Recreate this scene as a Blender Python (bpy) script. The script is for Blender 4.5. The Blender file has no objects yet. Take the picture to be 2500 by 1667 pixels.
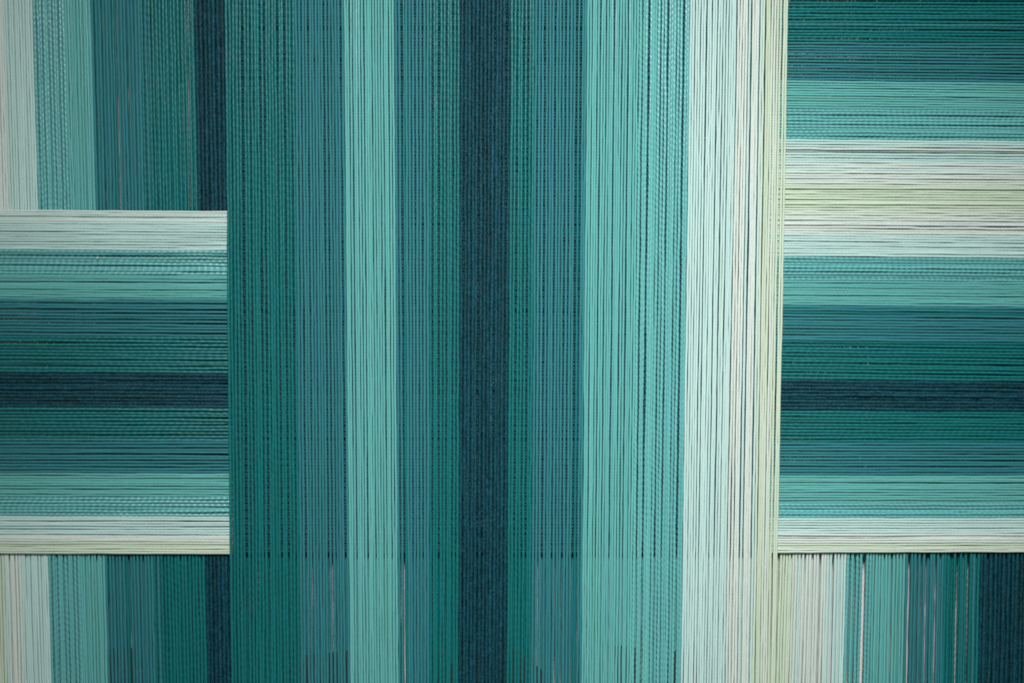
import bpy, math, random
import numpy as np
from mathutils import Vector, Matrix

random.seed(7)
rng = np.random.default_rng(7)
scene = bpy.context.scene
col = scene.collection

# ---------------------------------------------------------------- camera, light, exposure
S = 0.0003                       # metres per unit of the layout (one layout unit is about 0.3 mm)
W, H = 2500.0, 1667.0
HFOV = math.radians(40.0)
F = (W / 2) / math.tan(HFOV / 2)
D = F * S
YAW = math.radians(-4.0)
FWD = Vector((-math.sin(YAW), math.cos(YAW), 0)); RIGHT = Vector((math.cos(YAW), math.sin(YAW), 0)); UP = Vector((0, 0, 1))
CAM = -D * FWD

cam_data = bpy.data.cameras.new('camera')
cam = bpy.data.objects.new('camera', cam_data); col.objects.link(cam)
cam.location = CAM
cam.rotation_euler = (math.pi / 2, 0, YAW)
cam_data.sensor_width = 36; cam_data.sensor_fit = 'HORIZONTAL'
cam_data.angle = HFOV
cam_data.clip_start = 0.01; cam_data.clip_end = 100
cam_data.dof.use_dof = True
cam_data.dof.focus_distance = D + 0.009
cam_data.dof.aperture_fstop = 1.8
scene.camera = cam

world = bpy.data.worlds.new('World'); scene.world = world
world.use_nodes = True
bg = world.node_tree.nodes['Background']
bg.inputs[0].default_value = (0.86, 0.95, 1.0, 1)
bg.inputs[1].default_value = 0.13

def area_lamp(name, loc, target, size, power, color, spread=180):
    d = bpy.data.lights.new(name, 'AREA'); d.shape = 'RECTANGLE'; d.size, d.size_y = size; d.energy = power; d.color = color
    d.spread = math.radians(spread)
    o = bpy.data.objects.new(name, d); col.objects.link(o)
    o.location = loc
    o.rotation_euler = (Vector(target) - Vector(loc)).to_track_quat('-Z', 'Y').to_euler()
    return o
area_lamp('soft_lamp', (-0.07, -1.24, 0.82), (0.09, 0, -0.07), (0.11, 0.46), 3.2, (0.99, 1.0, 0.985), 57)

scene.view_settings.view_transform = 'Standard'
scene.view_settings.look = 'None'
scene.view_settings.exposure = 0.0
scene.view_settings.gamma = 1.0
scene.view_settings.use_curve_mapping = False
scene.render.engine = 'CYCLES'
scene.cycles.filter_width = 1.75
scene.cycles.max_bounces = 6
scene.cycles.diffuse_bounces = 3
scene.cycles.transmission_bounces = 0
scene.cycles.volume_bounces = 0

def at(px, py, depth):
    """layout position (px, py) on the plane lying `depth` layout units behind the front rows"""
    d = RIGHT * ((px - W / 2) / F) + UP * ((H / 2 - py) / F) + FWD
    t = (depth * S - CAM.y) / d.y
    return CAM + d * t

# ---------------------------------------------------------------- materials
def yarn_material(name, rgb, rough, spec, sheen, vary, mottle, second=None, sec_amt=0.0):
    m = bpy.data.materials.new(name); m.use_nodes = True
    nt = m.node_tree; n = nt.nodes; l = nt.links
    b = n['Principled BSDF']
    b.inputs['Roughness'].default_value = rough
    b.inputs['Specular IOR Level'].default_value = spec
    b.inputs['Sheen Weight'].default_value = sheen
    b.inputs['Sheen Roughness'].default_value = 0.5
    info = n.new('ShaderNodeObjectInfo')
    tc = n.new('ShaderNodeTexCoord')
    # every strand takes the dye a little differently
    mr = n.new('ShaderNodeMapRange'); mr.inputs[3].default_value = 1 - vary; mr.inputs[4].default_value = 1 + vary
    l.new(info.outputs['Random'], mr.inputs[0])
    off = n.new('ShaderNodeVectorMath'); off.operation = 'ADD'
    l.new(tc.outputs['Object'], off.inputs[0]); l.new(info.outputs['Location'], off.inputs[1])
    mp = n.new('ShaderNodeMapping'); mp.inputs['Scale'].default_value = (260, 1500, 1500)
    l.new(off.outputs[0], mp.inputs[0])
    no = n.new('ShaderNodeTexNoise'); no.inputs['Scale'].default_value = 1.0; no.inputs['Detail'].default_value = 3
    l.new(mp.outputs[0], no.inputs[0])
    mr2 = n.new('ShaderNodeMapRange'); mr2.inputs[1].default_value = 0.25; mr2.inputs[2].default_value = 0.75
    mr2.inputs[3].default_value = 1 - mottle; mr2.inputs[4].default_value = 1 + mottle
    l.new(no.outputs[0], mr2.inputs[0])
    mul = n.new('ShaderNodeMath'); mul.operation = 'MULTIPLY'
    l.new(mr.outputs[0], mul.inputs[0]); l.new(mr2.outputs[0], mul.inputs[1])
    base = n.new('ShaderNodeMix'); base.data_type = 'RGBA'
    base.inputs[6].default_value = (*rgb, 1); base.inputs[7].default_value = (*(second or rgb), 1)
    # slow drift of the dye along a strand and from strand to strand
    mp2 = n.new('ShaderNodeMapping'); mp2.inputs['Scale'].default_value = (14, 300, 300)
    l.new(off.outputs[0], mp2.inputs[0])
    no2 = n.new('ShaderNodeTexNoise'); no2.inputs['Scale'].default_value = 1.0; no2.inputs['Detail'].default_value = 2
    l.new(mp2.outputs[0], no2.inputs[0])
    mr3 = n.new('ShaderNodeMapRange'); mr3.inputs[1].default_value = 0.38; mr3.inputs[2].default_value = 0.68
    mr3.inputs[3].default_value = 0; mr3.inputs[4].default_value = sec_amt
    l.new(no2.outputs[0], mr3.inputs[0]); l.new(mr3.outputs[0], base.inputs[0])
    sc = n.new('ShaderNodeVectorMath'); sc.operation = 'SCALE'
    l.new(base.outputs[2], sc.inputs[0]); l.new(mul.outputs[0], sc.inputs['Scale'])
    l.new(sc.outputs[0], b.inputs['Base Color'])
    bump = n.new('ShaderNodeBump'); bump.inputs['Strength'].default_value = 0.5; bump.inputs['Distance'].default_value = 0.0002
    l.new(no.outputs[0], bump.inputs['Height']); l.new(bump.outputs[0], b.inputs['Normal'])
    return m

def lin(r, g, b):
    f = lambda c: (c / 255) / 12.92 if c / 255 <= 0.04045 else ((c / 255 + 0.055) / 1.055) ** 2.4
    return (f(r), f(g), f(b))

YARN = {   # kind: (material, strand shape, pitch, strand diameter, spacing jitter, depth jitter)
    'white':  (yarn_material('white_yarn',      lin(204, 218, 210), .72, .25, .04, .03, .08, lin(212, 218, 209), .7), 'cotton', 6.9, 6.4, .10, 1.3),
    'pale':   (yarn_material('pale_mint_yarn',  lin(190, 218, 212), .78, .20, .04, .03, .05, lin(185, 216, 211), .8), 'fine',   6.6, 6.1, .11, 1.4),
    'lime':   (yarn_material('pale_green_yarn', lin(196, 214, 190), .78, .20, .04, .03, .05, lin(208, 217, 201), .7), 'fine',   6.6, 6.1, .11, 1.4),
    'rope':   (yarn_material('aqua_cord_yarn',  lin(102, 177, 176), .32, .75, .02, .08, .07, lin( 95, 171, 169), .8), 'rope',   7.8, 7.4, .13, 2.2),
    'mint':   (yarn_material('mint_yarn',       lin( 97, 174, 168), .62, .30, .04, .06, .09, lin(100, 176, 173), .8), 'fine',   6.7, 5.9, .11, 1.6),
    'blue':   (yarn_material('petrol_yarn',     lin( 46, 121, 130), .62, .28, .03, .07, .14, lin( 45, 125, 128), .9), 'cotton', 8.3, 6.5, .10, 1.8),
    'green':  (yarn_material('teal_yarn',       lin( 10, 111, 113), .40, .45, .02, .07, .14, lin( 10, 107, 105), .9), 'ply',    8.6, 7.2, .11, 2.0),
    'navy':   (yarn_material('navy_wool_yarn',  lin(  7,  68,  82), .60, .25, .0,  .14, .78, lin(  8,  58,  65), .9), 'wool',   9.6, 9.1, .09, 1.8),
}

def plain_material(name, rgb, rough, scale, amount):
    m = bpy.data.materials.new(name); m.use_nodes = True
    nt = m.node_tree; n = nt.nodes; l = nt.links
    b = n['Principled BSDF']; b.inputs['Roughness'].default_value = rough
    tc = n.new('ShaderNodeTexCoord'); no = n.new('ShaderNodeTexNoise')
    no.inputs['Scale'].default_value = scale; no.inputs['Detail'].default_value = 6
    l.new(tc.outputs['Object'], no.inputs[0])
    r = n.new('ShaderNodeMapRange'); r.inputs[3].default_value = 1 - amount; r.inputs[4].default_value = 1 + amount
    l.new(no.outputs[0], r.inputs[0])
    sc = n.new('ShaderNodeVectorMath'); sc.operation = 'SCALE'; sc.inputs[0].default_value = rgb
    l.new(r.outputs[0], sc.inputs['Scale']); l.new(sc.outputs[0], b.inputs['Base Color'])
    bump = n.new('ShaderNodeBump'); bump.inputs['Strength'].default_value = 0.2; bump.inputs['Distance'].default_value = 0.001
    l.new(no.outputs[0], bump.inputs['Height']); l.new(bump.outputs[0], b.inputs['Normal'])
    return m

# ---------------------------------------------------------------- depths of the layers (layout units behind the front rows)
Z_CENTRE, Z_ACROSS, Z_BACK, Z_BACK2, Z_WALL = 0.0, 12.0, 23.0, 44.0, 70.0
LIGHT = ('white', 'pale', 'lime', 'rope', 'mint')

# ---------------------------------------------------------------- setting: the wall behind
def mesh_object(name, verts, faces, mat, parent=None):
    me = bpy.data.meshes.new(name); me.from_pydata(verts, [], faces); me.update()
    me.materials.append(mat)
    o = bpy.data.objects.new(name, me); col.objects.link(o); o.parent = parent
    return o
yw = Z_WALL * S
wall = mesh_object('wall', [(-2.2, yw, -1.6), (2.2, yw, -1.6), (2.2, yw, 1.6), (-2.2, yw, 1.6),
                            (-2.2, yw + .08, -1.6), (2.2, yw + .08, -1.6), (2.2, yw + .08, 1.6), (-2.2, yw + .08, 1.6)],
                   [(0, 1, 2, 3), (5, 4, 7, 6), (4, 0, 3, 7), (1, 5, 6, 2), (3, 2, 6, 7), (4, 5, 1, 0)],
                   plain_material('wall_plaster', (0.80, 0.75, 0.735), .9, 40, .06))
wall['kind'] = 'structure'; wall['label'] = 'pale pinkish plaster wall glimpsed through gaps between the threads'

# ---------------------------------------------------------------- strand meshes (shared)
LEN = 2700.0
def smooth_noise(n, wavelength, step):
    k = max(4, int(n * step / wavelength) + 4)
    pts = rng.normal(0, 1, k)
    x = np.linspace(0, k - 1.001, n)
    i = x.astype(int); f = x - i; f = f * f * (3 - 2 * f)
    return pts[i] * (1 - f) + pts[np.minimum(i + 1, k - 1)] * f

SHAPES = {  # lobes, lobe depth, twist pitch, ring step, verts round, wander, radius noise
    'fine':   (3, .08, 22.0, 3.2,  9, .42, .035),
    'cotton': (3, .11, 26.0, 3.2,  9, .45, .035),
    'ply':    (3, .29, 54.0, 4.2, 12, .50, .035),
    'rope':   (3, .40, 44.0, 2.9, 12, .45, .020),
    'wool':   (3, .20, 32.0, 2.6, 12, .60, .130),
}
def strand_mesh(shape, dia, LEN=LEN):
    lobes, depth, pitch, step, nv, wander, rn = SHAPES[shape]
    n = int(LEN / step)
    x = np.linspace(-LEN / 2, LEN / 2, n)
    cy = wander * (smooth_noise(n, 330, step) * .8 + smooth_noise(n, 90, step) * .6 + smooth_noise(n, 36, step) * .45)
    cz = wander * (smooth_noise(n, 330, step) * .8 + smooth_noise(n, 90, step) * .6 + smooth_noise(n, 36, step) * .45)
    rad = dia / 2 * (1 + rn * smooth_noise(n, 160, step) * .7 + rn * smooth_noise(n, 22, step) * .5)
    drift = smooth_noise(n, 240, step) * .5
    th = np.linspace(0, 2 * math.pi, nv, endpoint=False)
    phase = 2 * math.pi * x / pitch + drift
    T, P = np.meshgrid(th, phase)
    # strand: plies wound round one another, seen as rounded lobes that turn along its length
    prof = np.abs(np.cos(lobes * (T + P) / 2)) ** 0.8
    R = rad[:, None] * (1 - depth + depth * 1.25 * prof)
    if shape == 'wool':
        R *= 1 + rng.normal(0, .12, R.shape)
    co = np.empty((n, nv, 3))
    co[..., 0] = x[:, None]
    co[..., 1] = cy[:, None] + R * np.cos(T)
    co[..., 2] = cz[:, None] + R * np.sin(T)
    co = (co * S).reshape(-1, 3)
    i = np.arange(n - 1)[:, None]; j = np.arange(nv)[None, :]
    a = i * nv + j; b = i * nv + (j + 1) % nv
    quads = np.stack([a, a + nv, b + nv, b], -1).reshape(-1, 4)
    me = bpy.data.meshes.new('thread')
    me.vertices.add(len(co)); me.vertices.foreach_set('co', co.ravel())
    me.loops.add(quads.size); me.loops.foreach_set('vertex_index', quads.ravel().astype(np.int32))
    me.polygons.add(len(quads))
    me.polygons.foreach_set('loop_start', np.arange(0, quads.size, 4, dtype=np.int32))
    me.polygons.foreach_set('use_smooth', np.ones(len(quads), dtype=bool))
    me.update(calc_edges=True); me.validate()
    me.materials.append(None)
    return me
MESH = {}
for kind, (mat, shape, pitch, dia, jit, zj) in YARN.items():
    key = (shape, dia)
    if key not in MESH:
        MESH[key] = [strand_mesh(shape, dia) for _ in range(6)]

# ---------------------------------------------------------------- a band of strands = one thing
SHORT = {}
MIXED = {'white': (('pale', .25),), 'lime': (('white', .12),), 'pale': (('white', .03),), 'blue': (('green', .04),),
         'green': (('blue', .02),), 'mint': (('rope', .15),), 'rope': (('mint', .12),)}
for kind in ('green', 'navy'):
    SHORT[kind] = [strand_mesh(YARN[kind][1], YARN[kind][3], 1310.0) for _ in range(4)]
def strand(root, kind, p0, p1, anchor, short=False):
    mat, shape, pitch, dia, jit, zj = YARN[kind]
    me = random.choice(SHORT[kind] if short else MESH[(shape, dia)])
    o = bpy.data.objects.new('thread', me); col.objects.link(o)
    for other, p in MIXED.get(kind, ()):       # a few strands of the neighbouring shade are laid in
        if random.random() < p: mat = YARN[other][0]
    o.material_slots[0].link = 'OBJECT'; o.material_slots[0].material = mat
    u = (p1 - p0).normalized()
    if random.random() < .5: u = -u
    w = u.cross(Vector((0, 1, 0))).normalized(); v = w.cross(u)
    M = Matrix((u, v, w)).transposed() @ Matrix.Rotation(random.uniform(0, 6.283), 3, 'X')
    o.parent = root
    o.matrix_local = Matrix.Translation(anchor - root.location) @ M.to_4x4()
    return o

def band(kind, label, group, a, b, vertical, depth, t0, t1, mid, jitter=1.0, second_depth=None, loose=1.0, second_loose=1.12, short=False, end=None, maxgap=1.30):
    """a, b: the band's two edges, each as (position at t0, position at t1); strands run along t"""
    mat, shape, pitch, dia, jit, zj = YARN[kind]
    pitch = pitch * loose
    pt = (lambda s, t, z: at(s, t, z)) if vertical else (lambda s, t, z: at(t, s, z))
    mida = ((a[0] + b[0]) / 2, (a[1] + b[1]) / 2)
    root = bpy.data.objects.new('yarn_band', None); col.objects.link(root)
    root.empty_display_size = .01
    root.location = pt(mida[1], t1, depth) if vertical else pt(mida[0], t0, depth)
    root['label'] = label; root['category'] = 'yarn band'; root['group'] = group
    rows = [(depth, 1.0, 0.0)]
    if second_depth is not None: rows.append((second_depth, second_loose, .5))
    for z, lo, sh in rows:
        width = (abs(b[0] - a[0]) + abs(b[1] - a[1])) / 2
        n = max(1, int(round(width / (pitch * lo))))
        edge = (dia / 2) / width
        # uneven spacing, but no strand strays so far that a wide hole opens
        f = [(i + .5 + sh * .5) / n if sh else edge + (1 - 2 * edge) * (i / (n - 1) if n > 1 else .5) for i in range(n)]
        off = [0.0 if (i in (0, n - 1) and not sh) else random.gauss(0, jit * jitter) / n for i in range(n)]
        if not sh:
            for _ in range(6):
                for i in range(n - 1):
                    g = (f[i + 1] + off[i + 1] - f[i] - off[i]) * n
                    e = (g - maxgap) if g > maxgap else ((g - .74) if g < .74 else 0)
                    if e:
                        if i > 0: off[i] += e / 2 / n
                        if i + 1 < n - 1: off[i + 1] -= e / 2 / n
        for i in range(n):
            j = off[i]
            j2 = 0 if (i in (0, n - 1) and not sh) else j + random.gauss(0, .05) / n
            s0 = a[0] + (b[0] - a[0]) * (f[i] + j); s1 = a[1] + (b[1] - a[1]) * (f[i] + j2)
            zz = z + abs(random.gauss(0, zj))
            if not sh and random.random() < .10 and 0 < i < n - 1: zz += dia * .4
            # anchor at the middle of the strand mesh, which runs past both ends of what is seen
            tm = mid + random.uniform(-90, 90) * (1 if vertical else 0)
            q = (tm - t0) / (t1 - t0)
            p0, p1 = pt(s0, t0, zz), pt(s1, t1, zz)
            anchor = pt(s0 + (s1 - s0) * q, tm, zz)
            if end:      # one end tucked in behind the central panel
                qe = (end[0] - t0) / (t1 - t0)
                anchor = pt(s0 + (s1 - s0) * qe, end[0], zz) + (p1 - p0).normalized() * (end[1] * LEN / 2 * S)
            strand(root, kind, p0, p1, anchor, short)
    return root

# ---------------------------------------------------------------- back left: upright bands, seen above and below the left crosswise bands
G = 'upright yarn bands at the left edge, behind the crosswise ones'
E = [(-78, -30), (-32, 19), (6, 60), (79, 126), (157, 204), (221, 264), (341, 381), (473, 507), (558, 582)]
KL = [('lime', 'pale green upright sliver of yarn at the bottom left corner'),
      ('white', 'white upright yarn band beside the pale green sliver at bottom left corner'),
      ('pale', 'pale mint upright yarn band near the left edge, beside the white one'),
      ('rope', 'aqua twisted cord upright band near the left edge, between pale mint and mint'),
      ('mint', 'smooth mint upright band near the left edge, between aqua cord and petrol blue'),
      ('blue', 'petrol blue upright band left of the central panel, behind the left crosswise bands'),
      ('green', 'dark teal upright band left of the central panel, beside the navy one'),
      ('navy', 'navy upright band tucked against the left edge of the central panel')]
for i, (k, lab) in enumerate(KL):
    band(k, lab, G, E[i], E[i + 1], True, Z_BACK, 0, H, 833, second_depth=Z_BACK2 - 3, second_loose=.72)

# ---------------------------------------------------------------- back right: upright bands, seen below the right crosswise bands
G = 'upright yarn bands at the lower right, behind the crosswise ones'
E = [(1930, 1878), (1983, 1931), (2054, 2011), (2102, 2058), (2160, 2122), (2238, 2204), (2331, 2299), (2422, 2386), (2600, 2570)]
KR = [('lime', 'pale green upright threads under the right crosswise bands, beside the central panel'),
      ('white', 'white upright yarn band at lower right, between pale green and pale mint'),
      ('pale', 'narrow pale mint upright band at lower right, beside the aqua cords'),
      ('rope', 'aqua twisted cord upright band at lower right with open gaps'),
      ('mint', 'mint upright band at lower right, between aqua cord and petrol blue'),
      ('blue', 'petrol blue upright band at lower right, loosely spaced'),
      ('green', 'dark teal upright band at lower right with wide dark gaps, beside the navy'),
      ('navy', 'navy upright band in the bottom right corner')]
for i, (k, lab) in enumerate(KR):
    band(k, lab, G, E[i], E[i + 1], True, Z_BACK, 0, H, 833, second_depth=Z_BACK2 - 6, jitter=1.2 if k == 'navy' else 1.9, maxgap=1.3 if k == 'navy' else 1.6,
         loose=1.08 if k == 'navy' else 1.22, second_loose=.70)

# ---------------------------------------------------------------- left crosswise bands
G = 'crosswise yarn bands of the left panel'
E = [(512, 515), (541, 544), (609, 612.5), (670, 673), (731, 734), (819, 823), (909, 912), (995, 997), (1077, 1078),
     (1153.5, 1155), (1212, 1213), (1258, 1260), (1297, 1299), (1321, 1323), (1350.5, 1352)]
KL = [('white', 'white topmost crosswise band of the left panel'),
      ('pale', 'upper pale mint crosswise band of the left panel, under the white top band'),
      ('rope', 'upper aqua twisted crosswise band of the left panel'),
      ('mint', 'upper mint crosswise band of the left panel, above petrol blue'),
      ('blue', 'upper petrol blue crosswise band of the left panel'),
      ('green', 'dark teal crosswise band of the left panel, just above the navy'),
      ('navy', 'navy crosswise band across the middle of the left panel'),
      ('green', 'dark teal crosswise band of the left panel, just below the navy'),
      ('blue', 'lower petrol blue crosswise band of the left panel'),
      ('mint', 'lower mint crosswise band of the left panel, below petrol blue'),
      ('rope', 'lower aqua twisted crosswise band of the left panel'),
      ('pale', 'lower pale mint crosswise band of the left panel'),
      ('white', 'thin white crosswise band near the bottom of the left panel'),
      ('lime', 'pale green lowest crosswise band of the left panel')]
for i, (k, lab) in enumerate(KL):
    band(k, lab, G, E[i], E[i + 1], False, Z_ACROSS + 1, 0, 560, 0, jitter=.75, loose=.93, end=(568, -1))

# ---------------------------------------------------------------- right crosswise bands
G = 'crosswise yarn bands of the right panel'
E = [(-95, -95), (103, 106), (197, 204), (266, 271), (341, 345), (398, 402.5), (450, 453.5), (526.5, 529), (570, 576), (626, 631),
     (685, 689), (745, 750), (831, 836), (925, 932), (1001, 1004.5), (1079, 1080.5), (1159.5, 1160), (1221, 1221), (1264, 1264),
     (1301, 1301), (1325.5, 1325), (1349.5, 1347.5)]
KR = [('green', 'dark teal topmost crosswise band of the right panel'),
      ('blue', 'petrol blue crosswise band near the top of the right panel'),
      ('mint', 'mint crosswise band near the top of the right panel'),
      ('rope', 'aqua twisted crosswise band at upper right, above pale mint'),
      ('pale', 'pale mint crosswise band of the right panel, above white and pale green'),
      ('white', 'white crosswise band of the right panel, just above the pale green'),
      ('lime', 'pale green crosswise band between two white ones in the right panel'),
      ('white', 'white crosswise band of the right panel, just below the upper pale green'),
      ('pale', 'pale mint crosswise band of the right panel, above the middle aqua cords'),
      ('rope', 'aqua twisted crosswise band in the middle of the right panel'),
      ('mint', 'mint crosswise band in the middle of the right panel, above petrol blue'),
      ('blue', 'petrol blue crosswise band in the middle of the right panel'),
      ('green', 'dark teal crosswise band of the right panel, just above the navy'),
      ('navy', 'navy crosswise band of the right panel'),
      ('green', 'dark teal crosswise band of the right panel, just below the navy'),
      ('blue', 'lower petrol blue crosswise band of the right panel'),
      ('mint', 'lower mint crosswise band of the right panel'),
      ('rope', 'lowest aqua twisted crosswise band of the right panel'),
      ('pale', 'lowest pale mint crosswise band of the right panel'),
      ('white', 'thin white crosswise band near the bottom of the right panel'),
      ('lime', 'pale green lowest crosswise band of the right panel')]
for i, (k, lab) in enumerate(KR):
    band(k, lab, G, E[i], E[i + 1], False, Z_ACROSS, 1910, 2500, 0, jitter=.75, loose=.95 if k in LIGHT else .9, end=(1878, 1))

# ---------------------------------------------------------------- crosswise bands added behind the central panel, navy so its gaps look shaded
G = 'crosswise yarn bands behind the central panel'
for k, lab, a, b in [('navy', 'crosswise threads added in navy for shade in gaps of the upper central panel', -95, 420),
                     ('navy', 'crosswise threads added in navy for shade in gaps of the middle central panel', 420, 1000),
                     ('navy', 'crosswise threads added in navy for shade low behind the central panel, ending in dark slits', 1000, 1350)]:
    band(k, lab, G, (a, a), (b, b), False, Z_ACROSS + 5, 600, 1690, 1236, short=True, loose=.80)

# ---------------------------------------------------------------- central panel, in front of everything
G = 'upright yarn bands of the central panel'
E = [(548, 564), (719, 734), (839, 855), (962, 973), (1048, 1048), (1124, 1119), (1247.5, 1236.5), (1306, 1296), (1434, 1419), (1561, 1541),
     (1685.5, 1662), (1793.5, 1762.5), (1863, 1836), (1925.5, 1893)]
KC = [('green', 'wide dark teal upright band along the left side of the central panel'),
      ('blue', 'petrol blue upright band between wide teal and mint in the central panel'),
      ('mint', 'light mint upright band between two petrol blue ones in the central panel'),
      ('blue', 'narrow petrol blue upright band right of the mint in the central panel'),
      ('green', 'narrow dark teal upright band along the left side of the central navy'),
      ('navy', 'navy upright band down the middle of the central panel'),
      ('green', 'narrow dark teal upright band along the right side of the central navy'),
      ('blue', 'petrol blue upright band beside smooth mint, right of the central navy'),
      ('mint', 'smooth mint upright band beside the aqua cords in the central panel'),
      ('rope', 'aqua twisted cord upright band of the central panel, beside pale mint'),
      ('pale', 'wide pale mint upright band of the central panel'),
      ('white', 'white upright band of the central panel, beside pale green'),
      ('lime', 'pale green upright band along the right edge of the central panel')]
for i, (k, lab) in enumerate(KC):
    band(k, lab, G, E[i], E[i + 1], True, Z_CENTRE, 0, H, 833, second_depth=37.0, second_loose=.86,
         jitter={'green': 1.2, 'blue': 1.1, 'rope': 1.8}.get(k, 1.0), maxgap={'rope': 1.55, 'white': 1.4}.get(k, 1.3))

# ---------------------------------------------------------------- dark forms extruded behind the strands along the bottom
dark = plain_material('dark_form_black', (0.012, 0.018, 0.018), .8, 60, .3)
def form(label, outline, z0=12.0, z1=24.0):
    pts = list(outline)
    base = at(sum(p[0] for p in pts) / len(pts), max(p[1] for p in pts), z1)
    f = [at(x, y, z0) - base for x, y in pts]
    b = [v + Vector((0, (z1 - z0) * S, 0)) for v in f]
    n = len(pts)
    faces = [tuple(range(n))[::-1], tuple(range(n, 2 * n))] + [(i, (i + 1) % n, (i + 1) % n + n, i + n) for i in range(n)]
    o = mesh_object('dark_form', [tuple(v) for v in f + b], faces, dark)
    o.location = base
    o['label'] = label; o['category'] = 'form'; o['group'] = 'dark forms behind the strands'
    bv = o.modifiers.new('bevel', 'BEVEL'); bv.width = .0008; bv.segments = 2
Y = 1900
form('dark block glimpsed behind petrol blue threads at the bottom left', [(262, Y), (262, 1588), (268, 1582), (330, 1582), (336, 1588), (336, Y)], 29.0, 35.0)
form('dark slant-sided block glimpsed behind teal and petrol blue, left of central mint', [(650, Y), (680, 1668), (705, 1632), (740, 1600), (852, 1589), (858, Y)])
form('dark slant-sided block glimpsed behind the bottom of the central navy band', [(1040, Y), (1066, 1668), (1086, 1640), (1112, 1612), (1150, 1582), (1246, 1579), (1266, 1594), (1322, 1634), (1340, 1700), (1360, Y)])
form('small dark block glimpsed between smooth mint threads at the bottom', [(1492, Y), (1492, 1583), (1498, 1577), (1548, 1577), (1552, 1582), (1552, Y)])
form('dark block glimpsed between pale mint threads at the bottom', [(1600, Y), (1618, 1660), (1640, 1602), (1666, 1570), (1724, 1570), (1730, 1577), (1730, Y)])

# ---------------------------------------------------------------- a speck of lint
import bmesh
bm = bmesh.new(); bmesh.ops.create_icosphere(bm, subdivisions=2, radius=2.6 * S)
for v in bm.verts:
    v.co *= 1 + random.uniform(-.28, .28); v.co.x *= .9; v.co.z *= 1.25
me = bpy.data.meshes.new('lint_speck'); bm.to_mesh(me); bm.free()
me.materials.append(plain_material('lint', (0.55, 0.72, 0.68), .9, 900, .2))
o = bpy.data.objects.new('lint_speck', me); col.objects.link(o); o.location = at(238, 630, 8.4)
o['label'] = 'tiny pale lint speck caught on the upper aqua band of the left panel'; o['category'] = 'lint'
